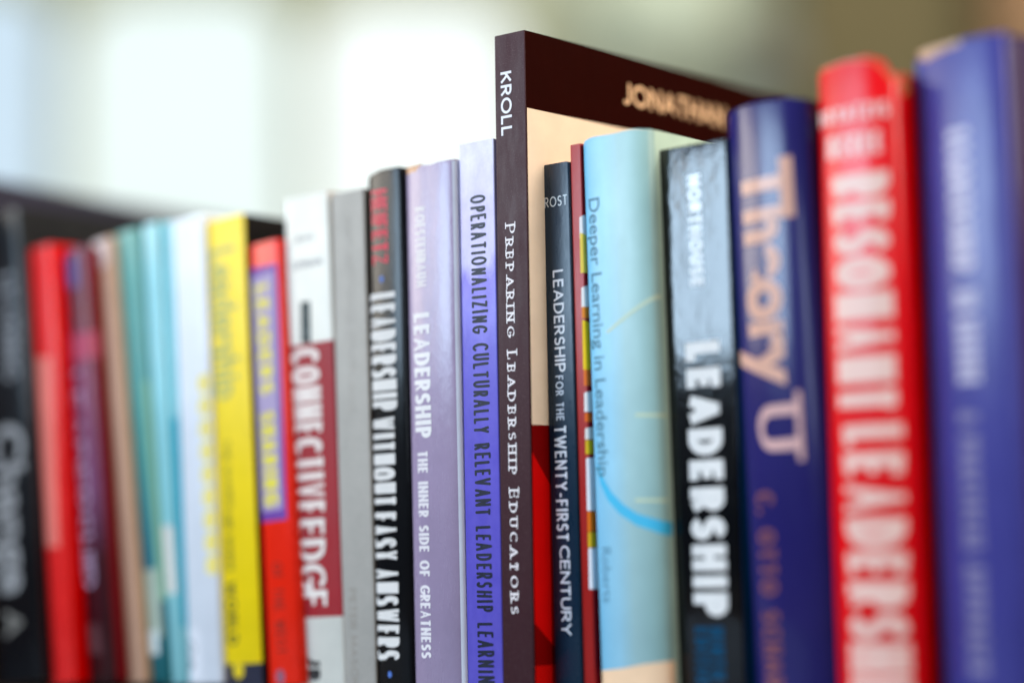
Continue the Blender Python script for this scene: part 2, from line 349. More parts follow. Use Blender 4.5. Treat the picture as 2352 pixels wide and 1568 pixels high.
# ------------------------------------------------------------------ book geometry (local: x across the spine, y into the shelf, z up; metres)
MM = 0.001
class Profile:
    """outline of a closed book seen from above; s = mm across the spine, <0 on the left board, >w on the right board"""
    def __init__(self, w, depth, bulge=0.0, power=2.0, corner=0.8, groove=0.0, flare=0.0, drop=None):
        self.w, self.depth, self.b, self.p, self.c, self.g, self.flare = w, depth, bulge, power, corner, groove, flare
        self.drop = drop or [(0, 0), (1, 0)]
    def spine_y(self, x):
        t = min(1.0, abs(2 * x / self.w - 1))
        y = -self.b * max(0.0, 1 - t ** self.p) ** (1 / self.p)
        d = min(x, self.w - x)
        if d < self.c: y += self.c * 0.55 * (1 - math.sqrt(max(0, 1 - (1 - d / self.c) ** 2)))
        return y
    def side_x(self, d):
        "outward offset of a board at depth d"
        x = 0.0
        if self.g and 2.0 < d < 9.0: x -= self.g * math.sin(math.pi * (d - 2) / 7) ** 2
        if self.flare: x += self.flare * math.sin(math.pi * min(1, d / self.depth))
        return x
    def at(self, s, off=0.0):
        w = self.w
        if 0 <= s <= w:
            y = self.spine_y(s); e = 0.15
            y2 = self.spine_y(min(w, s + e)); y1 = self.spine_y(max(0, s - e))
            dx = min(w, s + e) - max(0, s - e); n = Vector((y2 - y1, -dx, 0)).normalized()
            return Vector((s + n.x * off, y + n.y * off))
        y0 = self.spine_y(0)
        if s > w:
            d = s - w; return Vector((w + self.side_x(d) + off, y0 + d))
        d = -s; return Vector((-self.side_x(d) - off, y0 + d))
    def svals(self):
        w = self.w
        sp = [0.0] + [w * i / 28 for i in range(1, 28)] + [w]
        if self.c: sp += [self.c * t for t in (0.06, 0.2, 0.5, 1)] + [w - self.c * t for t in (0.06, 0.2, 0.5, 1)]
        side = [0.4, 1, 2, 3, 4, 5, 6, 7, 8, 9, 12, 20, 35, 50, 70, 90, 110, 130, self.depth]
        side = sorted({d for d in side if d <= self.depth})
        return sorted({round(x, 4) for x in sp + [w + d for d in side] + [-d for d in side]})
    def top_drop(self, s):
        u = s / self.w; pts = self.drop
        if u <= pts[0][0]: return pts[0][1]
        for (a, da), (b, db) in zip(pts, pts[1:]):
            if u <= b:
                t = (u - a) / (b - a); t = t * t * (3 - 2 * t); return da + (db - da) * t
        return pts[-1][1]

def cover_mesh(pr, h, th, rim):
    bm = bmesh.new(); S = pr.svals()
    cols = []
    for s in S:
        top = h - pr.top_drop(s)
        o = [(0.0, -rim * 0.6), (rim, 0.0), (h * 0.5, 0.0), (top - rim, 0.0), (top, -rim * 0.6)]
        col = []
        for z, off in o:
            q = pr.at(s, off); col.append(bm.verts.new((q.x * MM, q.y * MM, z * MM)))
        for z in (top, 0.0):
            q = pr.at(s, -th); 
            if s > pr.w or s < 0: pass
            col.append(bm.verts.new((q.x * MM, q.y * MM, z * MM)))
        cols.append(col)
    for i in range(len(S) - 1):
        a, b = cols[i], cols[i + 1]; n = len(a)
        smid = (S[i] + S[i + 1]) / 2
        mi = 0 if 0 <= smid <= pr.w else (1 if smid > pr.w else 2)
        for j in range(n):
            f = bm.faces.new((a[j], b[j], b[(j + 1) % n], a[(j + 1) % n]))
            f.material_index = mi if j < 4 else 3
    bm.faces.new(list(reversed(cols[0]))).material_index = 3
    bm.faces.new(cols[-1]).material_index = 3
    bmesh.ops.recalc_face_normals(bm, faces=bm.faces)
    return bm

def map_print(bm, pr, off):
    "bm holds flat faces with x = s (mm), y = v (mm), z = extra lift (mm); wrap them round the book"
    xs = [v.co.x for v in bm.verts]; lo, hi = min(xs), max(xs)
    for s in pr.svals():
        if lo + 0.05 < s < hi - 0.05 and (pr.b or pr.flare or pr.g or s < 1.2 or s > pr.w - 1.2):
            g = bm.verts[:] + bm.edges[:] + bm.faces[:]
            bmesh.ops.bisect_plane(bm, geom=g, plane_co=(s, 0, 0), plane_no=(1, 0, 0), dist=1e-5)
    for v in bm.verts:
        q = pr.at(v.co.x, off + v.co.z); v.co = (q.x * MM, q.y * MM, v.co.y * MM)

# ------------------------------------------------------------------ stroke lettering
def arc(cx, cy, rx, ry, a0, a1, n=10):
    return [(cx + rx * math.cos(math.radians(a0 + (a1 - a0) * i / n)), cy + ry * math.sin(math.radians(a0 + (a1 - a0) * i / n))) for i in range(n + 1)]
G = {
 'A': (.78, [[(0, 0), (.39, 1)], [(.39, 1), (.78, 0)], [(.13, .32), (.65, .32)]]),
 'B': (.58, [[(0, 0), (0, 1)], [(0, 1), (.28, 1)] + arc(.28, .76, .24, .24, 90, -90) + [(0, .52)], [(0, .52), (.3, .52)] + arc(.3, .26, .28, .26, 90, -90) + [(0, 0)]]),
 'C': (.74, [arc(.46, .5, .46, .5, 48, 312, 18)]),
 'D': (.7, [[(0, 0), (0, 1)], [(0, 1), (.24, 1)] + arc(.24, .5, .46, .5, 90, -90, 14) + [(0, 0)]]),
 'E': (.5, [[(0, 0), (0, 1)], [(0, 1), (.5, 1)], [(0, .52), (.44, .52)], [(0, 0), (.5, 0)]]),
 'F': (.48, [[(0, 0), (0, 1)], [(0, 1), (.48, 1)], [(0, .5), (.42, .5)]]),
 'G': (.8, [arc(.48, .5, .48, .5, 45, 350, 18), [(.95 * .84, .42), (.5, .42)]]),
 'H': (.66, [[(0, 0), (0, 1)], [(.66, 0), (.66, 1)], [(0, .52), (.66, .52)]]),
 'I': (.02, [[(.01, 0), (.01, 1)]]),
 'J': (.38, [[(.36, 1), (.36, .26)] + arc(.16, .24, .2, .24, 0, -130, 8)]),
 'K': (.62, [[(0, 0), (0, 1)], [(.58, 1), (.04, .46)], [(.2, .6), (.62, 0)]]),
 'L': (.46, [[(0, 0), (0, 1)], [(0, 0), (.46, 0)]]),
 'M': (.86, [[(0, 0), (.08, 1)], [(.08, 1), (.43, .12)], [(.43, .12), (.78, 1)], [(.78, 1), (.86, 0)]]),
 'N': (.68, [[(0, 0), (0, 1)], [(0, 1), (.68, 0)], [(.68, 0), (.68, 1)]]),
 'O': (.94, [arc(.47, .5, .47, .5, 0, 360, 28)]),
 'P': (.54, [[(0, 0), (0, 1)], [(0, 1), (.27, 1)] + arc(.27, .73, .27, .27, 90, -90) + [(0, .46)]]),
 'Q': (.94, [arc(.47, .5, .47, .5, 0, 360, 28), [(.55, .3), (.92, -.08)]]),
 'R': (.58, [[(0, 0), (0, 1)], [(0, 1), (.28, 1)] + arc(.28, .74, .26, .26, 90, -90) + [(0, .48)], [(.24, .48), (.58, 0)]]),
 'S': (.52, [arc(.27, .75, .24, .25, 35, 270, 12) + arc(.26, .25, .26, .25, 90, -145, 12)[1:]]),
 'T': (.58, [[(.29, 0), (.29, 1)], [(0, 1), (.58, 1)]]),
 'U': (.64, [[(0, 1), (0, .32)] + arc(.32, .32, .32, .32, 180, 360, 12) + [(.64, 1)]]),
 'V': (.74, [[(0, 1), (.37, 0)], [(.37, 0), (.74, 1)]]),
 'W': (1.1, [[(0, 1), (.28, 0)], [(.28, 0), (.55, .96)], [(.55, .96), (.82, 0)], [(.82, 0), (1.1, 1)]]),
 'X': (.66, [[(0, 0), (.66, 1)], [(0, 1), (.66, 0)]]),
 'Y': (.66, [[(.33, 0), (.33, .48)], [(0, 1), (.33, .46)], [(.33, .46), (.66, 1)]]),
 'Z': (.6, [[(.02, 1), (.58, 1)], [(.58, 1), (0, 0)], [(0, 0), (.6, 0)]]),
 '-': (.28, [[(0, .4), (.28, .4)]]),
 '.': (.04, [[(.02, 0), (.02, .1)]]),
}
def layout(text, style, length, cap, t):
    "-> list of (strokes in mm, scale k); each letter is its own width plus the stroke, with a fixed gap between"
    gap = {'geo': .13, 'cond': .07, 'hand': .17, 'serif': .42, 'slab': .16}[style] * cap
    sx = {'geo': .92, 'cond': .92, 'hand': .8, 'serif': .95, 'slab': 1}[style]
    word = (.50 if style != 'serif' else .8) * cap
    items = []; first = True
    for ch in text:
        if ch == ' ': items.append(None); first = True; continue
        k = 1.0
        if style == 'serif': k = 1.0 if first else .76
        if style == 'hand': k = random.uniform(.93, 1.07)
        items.append((ch, k)); first = False
    n = sum(1 for i in items if i); sp = len(items) - n
    gw = sum(G[i[0].upper()][0] * i[1] for i in items if i) * sx
    fixed = n * t + (n - 1) * gap + sp * word
    if fixed > length * .55:
        q = length * .55 / fixed; gap *= q; word *= q; fixed = n * t + (n - 1) * gap + sp * word
    kx = max(.1, (length - fixed) / gw) if n > 1 else min(cap, (length - t) / max(.2, gw))
    out = []; x = t / 2
    for i in items:
        if i is None: x += word; continue
        wd, st = G[i[0].upper()]; k = i[1]; sh = random.uniform(-.03, .03) * cap if style == 'hand' else 0
        out.append(([[(x + px * sx * k * kx + sh * py, py * k) for px, py in q_] for q_ in st], k))
        x += wd * sx * k * kx + t + gap
    return out

def ribbon(bm, pts, t, con, z, round_end):
    "pts in mm, t stroke thickness in mm, con = thin/thick contrast"
    P = [Vector(pts[0])]
    for q in pts[1:]:
        if (Vector(q) - P[-1]).length > .02: P.append(Vector(q))
    if len(P) < 2: return
    n = len(P)
    closed = (P[0] - P[-1]).length < 1e-6
    L, Rr = [], []
    def wd(d):
        if con >= 1: return t
        a = math.atan2(d.y, d.x) - math.radians(12)
        return t * (con + (1 - con) * abs(math.sin(a)) ** 1.3)
    for i in range(n):
        if closed: d1 = (P[i] - P[i - 1 if i > 0 else n - 2]).normalized(); d2 = (P[(i + 1) if i < n - 1 else 1] - P[i]).normalized()
        else:
            d1 = (P[i] - P[i - 1]).normalized() if i > 0 else (P[1] - P[0]).normalized()
            d2 = (P[i + 1] - P[i]).normalized() if i < n - 1 else d1
        d = (d1 + d2).normalized(); nn = Vector((-d.y, d.x)); c = max(.45, d.dot(d1))
        hw = wd(d) / 2 / c
        L.append(bm.verts.new((P[i].x + nn.x * hw, P[i].y + nn.y * hw, z))); Rr.append(bm.verts.new((P[i].x - nn.x * hw, P[i].y - nn.y * hw, z)))
    for i in range(n - 1): bm.faces.new((Rr[i], Rr[i + 1], L[i + 1], L[i]))
    if round_end and not closed:
        for (p, q, a) in ((P[0], P[1], 0), (P[-1], P[-2], 0)):
            d = (p - q).normalized(); nn = Vector((-d.y, d.x)); r = wd(d) / 2
            vs = [bm.verts.new((p.x + (nn.x * math.cos(g) + d.x * math.sin(g)) * r, p.y + (nn.y * math.cos(g) + d.y * math.sin(g)) * r, z + .004)) for g in [math.pi * i / 6 for i in range(7)]]
            bm.faces.new(vs)

def stroke_text(text, style, length, cap, wt):
    "flat bmesh with x along the reading direction (0..length mm), y from baseline to cap (mm)"
    bm = bmesh.new(); t = wt * cap; gl = layout(text, style, length, cap, t)
    con = {'geo': 1, 'cond': .72, 'hand': 1, 'serif': .34, 'slab': .55}[style]
    serif = style in ('serif', 'slab'); k = 0
    off = wt * cap / 2
    vin = off if style != 'hand' else off
    for strokes, gk in gl:
        S = []
        for st in strokes:
            S.append([(x, vin + y * (cap - 2 * vin)) for x, y in st])
        for si, st in enumerate(S):
            st = list(st)
            z = .0015 * (k % 7) + .001; k += 1
            p0, p1 = Vector(st[0]), Vector(st[1]); q0, q1 = Vector(st[-1]), Vector(st[-2])
            # stretch butt ends to the cap line / baseline
            if not (style == 'hand') and (Vector(st[0]) - Vector(st[-1])).length > 1e-6:
                for e, nb in ((0, 1), (-1, -2)):
                    d = (Vector(st[e]) - Vector(st[nb])).normalized()
                    if abs(d.y) > .5 or abs(d.x) > .8 : 
                        ext = vin * (1.0 if abs(d.y) > .97 or abs(d.x) > .9 else .45)
                        st[e] = tuple(Vector(st[e]) + d * ext * (.98 if abs(d.y) > .5 else .5))
            dg = style == 'cond' and len(st) == 2 and abs(S[si][0][0] - S[si][1][0]) > .02 * cap and abs(S[si][0][1] - S[si][1][1]) > .3 * cap
            ribbon(bm, st, t * (.58 if dg else 1), con, z, style == 'hand')
            if serif and (Vector(st[0]) - Vector(st[-1])).length > 1e-6:
                for e, nb in ((0, 1), (-1, -2)):
                    p = Vector(st[e]); d = (p - Vector(st[nb])).normalized()
                    near = [1 for sj, o in enumerate(S) if sj != si and min((Vector(o[0]) - Vector(S[si][e])).length, (Vector(o[-1]) - Vector(S[si][e])).length) < 1e-3]
                    vert = abs(d.y) > .95
                    at_line = abs(S[si][e][1] - vin) < .02 * cap or abs(S[si][e][1] - (cap - vin) * gk) < .12 * cap
                    if abs(d.y) > .5 and len(st) < 4 or (abs(d.y) > .9 and vert):
                        if near and not vert: continue
                        sh = .17 * cap * (1.25 if style == 'slab' else 1) + t / 2; yy = p.y - d.y * t * con * .5
                        z2 = .0015 * (k % 7) + .0125; k += 1
                        ribbon(bm, [(p.x - sh, yy), (p.x + sh, yy)], max(t * con, .09 * cap), 1, z2, False)
                    elif abs(d.x) > .9 and not near and len(st) == 2:
                        z2 = .0015 * (k % 7) + .0125; k += 1; sh = .14 * cap
                        x = p.x - d.x * t * .3
                        sgn = -1 if S[si][e][1] > cap * .6 * gk else 1
                        if .3 * cap * gk < S[si][e][1] < .62 * cap * gk: ribbon(bm, [(x, p.y - sh * .8), (x, p.y + sh * .8)], t * .5, 1, z2, False)
                        else: ribbon(bm, [(x, p.y + sh * sgn * 1.6), (x, p.y - t * con * .5 * sgn)], t * .55, 1, z2, False)
    return bm

def font_text(text, length, cap, bold):
    cu = bpy.data.curves.new("lettering", 'FONT'); cu.body = text; cu.size = 1; cu.offset = bold; cu.resolution_u = 6
    o = bpy.data.objects.new("lettering_source", cu); sc.collection.objects.link(o)
    bpy.context.view_layer.update()
    me = bpy.data.meshes.new_from_object(o)
    bpy.data.objects.remove(o); bpy.data.curves.remove(cu)
    bm = bmesh.new(); bm.from_mesh(me); bpy.data.meshes.remove(me)
    xs = [v.co.x for v in bm.verts]; x0, x1 = min(xs), max(xs)
    for v in bm.verts: v.co = ((v.co.x - x0) / (x1 - x0) * length, v.co.y / .70 * cap, 0.002)
    return bm

def text_mesh(text, style, length, cap, kw):
    if style == 'font' or (style == 'slab' and text == 'Theory'):
        return font_text(text, length, cap, kw.get('bold', .035))
    return stroke_text(text, style, length, cap, kw.get('wt', .16))

_layer = [0]
def place_text(bm, mode, it, pr):
    _, part, txt, style, a, b, v0, v1, col, kw = it
    for v in bm.verts:
        x, y, z = v.co
        if mode == 'T': v.co = (a + y if b > a else a - y, v0 - x, z)
        else: v.co = (a + x, v1 + y, z)
    map_print(bm, pr, .10)
    return bm

def build_print(parent, pr, h, items, gloss):
    n = 0
    for it in items:
        kind, part, kw = it[0], it[1], it[-1]; col = it[-2]
        g3 = dict(gloss, grain=.02)
        if kind == 'C' or (kind == 'P' and min(q[0] for q in it[2]) > pr.w - 2): g3.update(spec=.05, coat=0)
        mt = paper(tuple(col), **g3)
        if kind == 'P':
            bm = bmesh.new(); f = bm.faces.new([bm.verts.new((s, v, 0)) for s, v in it[2]])
            bmesh.ops.triangulate(bm, faces=[f])
            # keep below the head of the cover
            map_print(bm, pr, .03 + .012 * (n % 5)); n += 1
        elif kind == 'T':
            a, b, v0, v1 = it[4:8]
            bm = place_text(text_mesh(it[2], it[3], v0 - v1, abs(b - a), kw), 'T', it, pr)
        elif kind == 'H':
            a, b, vt, vb = it[4:8]
            it2 = (kind, part, it[2], it[3], a, b, vt, vb, col, kw)
            bm = place_text(text_mesh(it[2], it[3], b - a, vt - vb, kw), 'H', it2, pr)
        elif kind == 'C':
            a, b, vt, vb = it[4:8]
            bm = place_text(text_mesh(it[2], it[3], b - a, vt - vb, kw), 'H', it, pr)
        bmesh.ops.recalc_face_normals(bm, faces=bm.faces)
        mesh_obj(part, bm, mt, parent)

# ------------------------------------------------------------------ patterns
def violet_pattern(nt, v, col):
    sep = N(nt, 'ShaderNodeSeparateXYZ'); nt.links.new(v, sep.inputs[0])
    n1 = noise(nt, coords(nt, (1, 1, .5)), 55, 5, 0.6)
    n2 = noise(nt, coords(nt, (1, 1, .6)), 160, 5, 0.7)
    mr = N(nt, 'ShaderNodeMapRange'); nt.links.new(sep.outputs['Z'], mr.inputs['Value'])
    mr.inputs['From Min'].default_value = .243; mr.inputs['From Max'].default_value = .125
    add = N(nt, 'ShaderNodeMath', operation='MULTIPLY_ADD'); nt.links.new(n1, add.inputs[0]); add.inputs[1].default_value = .42; nt.links.new(mr.outputs[0], add.inputs[2])
    c = ramp(nt, add.outputs[0], [(.22, lin((224, 216, 234))), (.50, lin((196, 184, 220))), (.64, lin((200, 190, 232))), (.74, lin((128, 112, 212))), (.85, lin((132, 122, 216))), (1.0, lin((104, 92, 200)))])
    w2 = ramp(nt, n2, [(.35, (.80, .80, .92, 1)), (.62, (1, 1, 1, 1))])
    return mixc(nt, .8, c, w2, 'MULTIPLY')
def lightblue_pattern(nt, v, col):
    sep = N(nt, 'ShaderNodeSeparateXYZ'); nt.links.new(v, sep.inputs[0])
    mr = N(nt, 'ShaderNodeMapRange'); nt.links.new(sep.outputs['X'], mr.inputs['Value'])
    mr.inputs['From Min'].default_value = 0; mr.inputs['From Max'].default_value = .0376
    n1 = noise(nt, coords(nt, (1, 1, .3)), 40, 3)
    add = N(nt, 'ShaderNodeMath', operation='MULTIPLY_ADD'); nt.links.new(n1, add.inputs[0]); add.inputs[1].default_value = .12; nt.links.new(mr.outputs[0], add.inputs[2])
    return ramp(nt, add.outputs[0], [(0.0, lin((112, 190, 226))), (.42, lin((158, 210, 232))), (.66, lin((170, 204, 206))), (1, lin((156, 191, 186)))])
def cloth_pattern(nt, v, col):
    f = noise(nt, v, 900, 3, .6)
    return mixc(nt, ramp(nt, f, [(.3, (0, 0, 0, 1)), (.7, (1, 1, 1, 1))]), col, tuple(c * 1.12 for c in col[:3]) + (1,))
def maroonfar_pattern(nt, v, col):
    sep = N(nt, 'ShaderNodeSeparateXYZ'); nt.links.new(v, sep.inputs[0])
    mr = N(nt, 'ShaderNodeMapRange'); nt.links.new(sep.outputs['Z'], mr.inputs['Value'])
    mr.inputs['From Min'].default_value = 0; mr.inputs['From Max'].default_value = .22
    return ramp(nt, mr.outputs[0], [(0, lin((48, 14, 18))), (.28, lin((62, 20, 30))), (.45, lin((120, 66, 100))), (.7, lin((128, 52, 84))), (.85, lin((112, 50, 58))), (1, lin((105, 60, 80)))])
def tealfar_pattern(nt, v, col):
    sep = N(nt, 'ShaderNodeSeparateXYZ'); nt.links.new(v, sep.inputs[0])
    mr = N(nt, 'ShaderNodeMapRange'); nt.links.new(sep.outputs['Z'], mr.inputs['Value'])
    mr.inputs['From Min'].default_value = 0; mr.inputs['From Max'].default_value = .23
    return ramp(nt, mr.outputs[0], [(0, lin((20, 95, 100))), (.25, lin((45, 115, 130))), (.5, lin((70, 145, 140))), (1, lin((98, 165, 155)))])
def tallpat(nt, v, col):
    f = noise(nt, v, 3000, 2, .5)
    return mixc(nt, ramp(nt, f, [(.62, (0, 0, 0, 1)), (.75, (.12, .12, .12, 1))]), col, (1, .8, .8, 1))

# ------------------------------------------------------------------ the books
GROUP = 'books standing in a row on the shelf'
# key: label, spine colour, right board, left board, profile, gloss
HB = dict(bulge=3.2, power=2.2, corner=0.6, groove=1.0, th=2.6, rim=.5)       # cloth or jacketed hardback
PB = dict(bulge=0.25, power=3.0, corner=0.7, groove=0.0, th=.45, rim=.15)       # paperback
def D(a, **k): d = dict(a); d.update(k); return d
SPEC = {
 'black_script': ('black book with big pale script lettering, at the far left end of the row', (13, 14, 18), None, None, D(PB, bulge=2, corner=1.5), dict(rough=.3, streak=.25)),
 'red_far': ('plain bright red book between the black script book and a maroon one, far left', (244, 40, 38), (225, 0, 0), None, D(PB, bulge=1.2, corner=1.2), dict(rough=.28, streak=.2)),
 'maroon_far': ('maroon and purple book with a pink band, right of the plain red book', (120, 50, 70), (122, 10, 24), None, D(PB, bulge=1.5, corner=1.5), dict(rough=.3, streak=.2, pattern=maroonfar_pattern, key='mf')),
 'tan_far': ('tan book with a worn pale top corner, leaning against the teal book', (208, 158, 128), (196, 160, 118), None, D(PB, bulge=.6), dict(rough=.5)),
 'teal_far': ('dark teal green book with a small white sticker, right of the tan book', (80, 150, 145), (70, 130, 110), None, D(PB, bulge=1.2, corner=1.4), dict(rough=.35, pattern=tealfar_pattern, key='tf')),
 'cyan_far': ('pale cyan book with a tall cream paper label low on its spine', (150, 212, 218), (120, 190, 190), None, D(PB, bulge=1.4, corner=1.2), dict(rough=.25, streak=.2)),
 'turq_far': ('very thin turquoise book squeezed between the pale cyan and the white book', (140, 212, 222), (120, 200, 214), None, PB, dict(rough=.4)),
 'white_far': ('white book with yellow scalloped marks, left of the bright yellow book', (228, 227, 232), None, None, D(PB, bulge=1), dict(rough=.4)),
 'yellow': ('bright yellow book with a black front cover and dark small lettering', (252, 214, 0), (14, 8, 8), None, D(PB, bulge=.4), dict(rough=.42)),
 'orange': ('orange red book with a purple panel and yellow lettering', (246, 36, 10), (240, 60, 35), None, D(PB, bulge=2.4, corner=1.8), dict(rough=.3, streak=.15)),
 'maroonwhite': ('white book with a maroon field and large cream title, left of the grey book', (226, 220, 208), (218, 212, 204), None, D(PB, bulge=.8, corner=1.0), dict(rough=.38)),
 'grey': ('plain light grey cloth book with faint lettering', (174, 166, 157), (110, 98, 88), None, D(PB, bulge=.5, th=2.2), dict(rough=.75, pattern=cloth_pattern, key='gc')),  # right board darker: the shade on that cover is painted into its colour
 'black_title': ('black hardback with red author name and tall white condensed title', (16, 17, 20), (16, 20, 26), None, D(HB, bulge=3.0, power=3.2, drop=[(0, 3.5), (.12, 1.2), (.45, 0), (.9, 0), (1, .5)]), dict(rough=.2, wave=.08, spec=.22)),
 'mauve': ('mauve hardback in a creased jacket with pale condensed lettering', (162, 142, 170), (225, 225, 232), None, D(HB, bulge=3.6, power=2.4, drop=[(0, 0), (.3, .2), (.55, 1.0), (.75, .3), (1, .0)]), dict(rough=.26, wave=.14, spec=.5)),
 'violet': ('white to violet watercolour paperback with thin dark hand lettering', (150, 140, 210), (190, 190, 235), None, D(PB, bulge=.2), dict(rough=.36, pattern=violet_pattern, key='vi')),
 'tall': ('tallest book, dark brown spine with white capitals and a cream and red cover', (62, 29, 36), (36, 3, 0), None, D(PB, bulge=.12, corner=.5, flare=1.2, depth=205), dict(rough=.55, spec=.22, pattern=tallpat, key='tl')),
 'darkteal': ('slim dark teal paperback with white capitals, in front of the cream cover', (12, 42, 62), (18, 66, 84), None, D(PB, bulge=.3, corner=.9, drop=[(0, .5), (.1, 0), (.9, 0), (1, .4)]), dict(rough=.28, wave=.10, spec=.34)),
 'red_thin': ('thin red paperback with white and yellow blocks on its cover edge', (176, 32, 28), (150, 10, 28), None, D(PB, bulge=.15, corner=.6), dict(rough=.35)),
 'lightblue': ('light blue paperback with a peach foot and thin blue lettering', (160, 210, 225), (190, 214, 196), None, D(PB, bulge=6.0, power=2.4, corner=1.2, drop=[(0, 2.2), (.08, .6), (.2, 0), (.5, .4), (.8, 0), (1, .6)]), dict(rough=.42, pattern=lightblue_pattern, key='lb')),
 'teal_thin': ('very thin teal booklet behind the light blue book', (16, 110, 130), (16, 100, 125), None, D(PB, corner=.4, bulge=.1), dict(rough=.4)),
 'black_big': ('glossy black paperback with bold white capitals and blue edition lettering', (8, 12, 17), (0, 105, 145), None, D(PB, bulge=.9, power=7, corner=.9), dict(rough=.10, wave=.2, spec=.6)),
 'navy': ('glossy navy blue hardback with large peach serif title', (38, 33, 98), (28, 18, 56), None, D(HB, bulge=8.0, power=2.0, drop=[(0, 2.2), (.12, .6), (.4, 0), (.8, .4), (1, 2)]), dict(rough=.2, wave=.03, spec=.4)),
 'red_big': ('bright red hardback with huge pale pink capitals and worn head corners', (238, 6, 18), (250, 0, 0), None, D(HB, bulge=6.0, power=2.2, drop=[(-.06, 7), (0, 3.5), (.25, 1), (.68, 0), (.86, 2), (1, 9), (1.1, 7)]), dict(rough=.3, streak=.15)),
 'blue_big': ('large blue violet hardback with pale lettering at the right end of the row', (68, 66, 144), (56, 30, 76), None, D(HB, bulge=5.5, power=2.1, drop=[(-.05, 8), (0, 4), (.14, 1.5), (.4, 0), (1, 0)]), dict(rough=.3, wave=.05, spec=.38)),
}
NAMECOL = (120, 96, 70)
for (key, org, lean, yaw, wmm, hmm) in BOOKS:
    label, sp, rb, lb, shp, gl = SPEC[key]
    shp = dict(shp); th, rim = shp.pop('th'), shp.pop('rim'); depth = shp.pop('depth', 158)
    wv = wmm - .25
    pr = Profile(wv, depth, **shp)
    root = bpy.data.objects.new('book', None); link(root); root.empty_display_size = .02
    root.matrix_world = Matrix.Translation(org) @ Matrix.Rotation(yaw, 4, 'Z') @ Matrix.Rotation(lean, 4, 'Y')
    tag(root, label, 'book', GROUP)
    g2 = dict(gl); pat = g2.pop('pattern', None); ky = g2.pop('key', None)
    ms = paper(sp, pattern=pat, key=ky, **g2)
    mr_ = paper(rb, **dict(g2, spec=.02 if key == 'tall' else g2.get('spec', .32) * .4, coat=0)) if rb else ms
    ml = paper(lb, **g2) if lb else (mr_ if rb and key in ('yellow',) else ms)
    edge = paper((196, 112, 72) if key == 'red_big' else tuple(min(255, int(c * .5 + 100)) for c in sp), rough=.8)
    cov = mesh_obj('cover', cover_mesh(pr, hmm, th, rim), [ms, mr_, ml, edge], root, smooth=40)
    if lean > 0: pass
    bm = bmesh.new(); ins = 3.0 if shp.get('groove') else .8
    box(bm, (th + .3) * MM, (wv - th - .3) * MM, 2.5 * MM, (depth - ins) * MM, ins * MM, (hmm - ins - max(d for _, d in pr.drop)) * MM)
    mesh_obj('page_block', bm, PAGES, root)
    build_print(root, pr, hmm, PRINT.get(key, []), g2)

# ------------------------------------------------------------------ bookcase
def wood(c1, c2, rough, scale=30):
    mt, nt, p = base_mat("wood")
    v = coords(nt, (1, 8, 8)); f = noise(nt, v, scale, 5, .6)
    nt.links.new(ramp(nt, f, [(.3, lin(c1)), (.7, lin(c2))]), p.inputs['Base Color'])
    p.inputs['Roughness'].default_value = rough; bump(nt, p, f, .2, .0006); return mt
DARK = wood((40, 20, 10), (66, 36, 20), .55)
NAVY = wood((32, 30, 50), (46, 43, 66), .5)
BROWN = wood((58, 32, 12), (84, 50, 22), .6)
bc = empty('bookcase', (-.37, -.115, -.9), (0, 0, math.radians(9)))
tag(bc, 'dark wooden bookcase carrying the row of books, its end panel showing at the left', 'bookcase')
bm = bmesh.new(); box(bm, .022, 1.1, 0, .30, .876, .8985, .002); mesh_obj('top_shelf', bm, DARK, bc, 40)
bm = bmesh.new(); box(bm, .022, 1.1, .004, .30, .48, .502, .002); mesh_obj('lower_shelf', bm, DARK, bc, 40)
bm = bmesh.new(); box(bm, .022, 1.1, .02, .30, 0, .06, .002); mesh_obj('plinth', bm, DARK, bc, 40)
bm = bmesh.new(); box(bm, 1.1, 1.122, 0, .30, 0, .8985, .002); mesh_obj('end_panel', bm, DARK, bc, 40)
bm = bmesh.new(); box(bm, .022, 1.1, .292, .299, .0, .876); mesh_obj('back_panel', bm, BROWN, bc)
bm = bmesh.new(); box(bm, 0, .022, 0, .35, 0, .9 + .247, .002); mesh_obj('end_panel', bm, BROWN, bc, 40)
bm = bmesh.new(); box(bm, -.002, .025, -.002, .352, .9 + .247, .9 + .273, .003); mesh_obj('top_rail', bm, NAVY, bc, 40)

# ------------------------------------------------------------------ the room far behind
D0 = 2.7
ANCHOR = Vector((0.60314, -0.70132, 0.0557))   # a fixed point of the room the far wall is measured from
wall_o = ANCHOR + FH * D0; ZR = math.atan2(RT.y, RT.x)
fr = Matrix.Translation((wall_o.x, wall_o.y, ANCHOR.z)) @ Matrix.Rotation(ZR, 4, 'Z')   # local x along the wall, y away from the camera, z up
K = D0 / 4864
def wx(x): return (x - 1176) * K
def wz(y): return (1290 - y) * K + 0.02
def plaster(c, rough=.9, name="plaster", n=6):
    mt, nt, p = base_mat(name); v = coords(nt); f = noise(nt, v, n, 4, .6)
    nt.links.new(ramp(nt, f, [(.3, lin(c, .86)), (.7, lin(c, 1.06))]), p.inputs['Base Color'])
    p.inputs['Roughness'].default_value = rough; bump(nt, p, noise(nt, v, 90, 3), .15, .004); return mt
def glow(c, s):
    mt = bpy.data.materials.new("bright_window_glass"); mt.use_nodes = True; nt = mt.node_tree
    nt.nodes.remove(nt.nodes["Principled BSDF"]); e = N(nt, 'ShaderNodeEmission')
    v = coords(nt); f = noise(nt, v, 2.2, 3, .5)
    nt.links.new(ramp(nt, f, [(.3, lin(c, .93)), (.7, lin(c, 1.0))]), e.inputs[0]); e.inputs[1].default_value = s
    nt.links.new(e.outputs[0], nt.nodes["Material Output"].inputs[0]); return mt
def at_wall(o): o.matrix_world = fr; return o
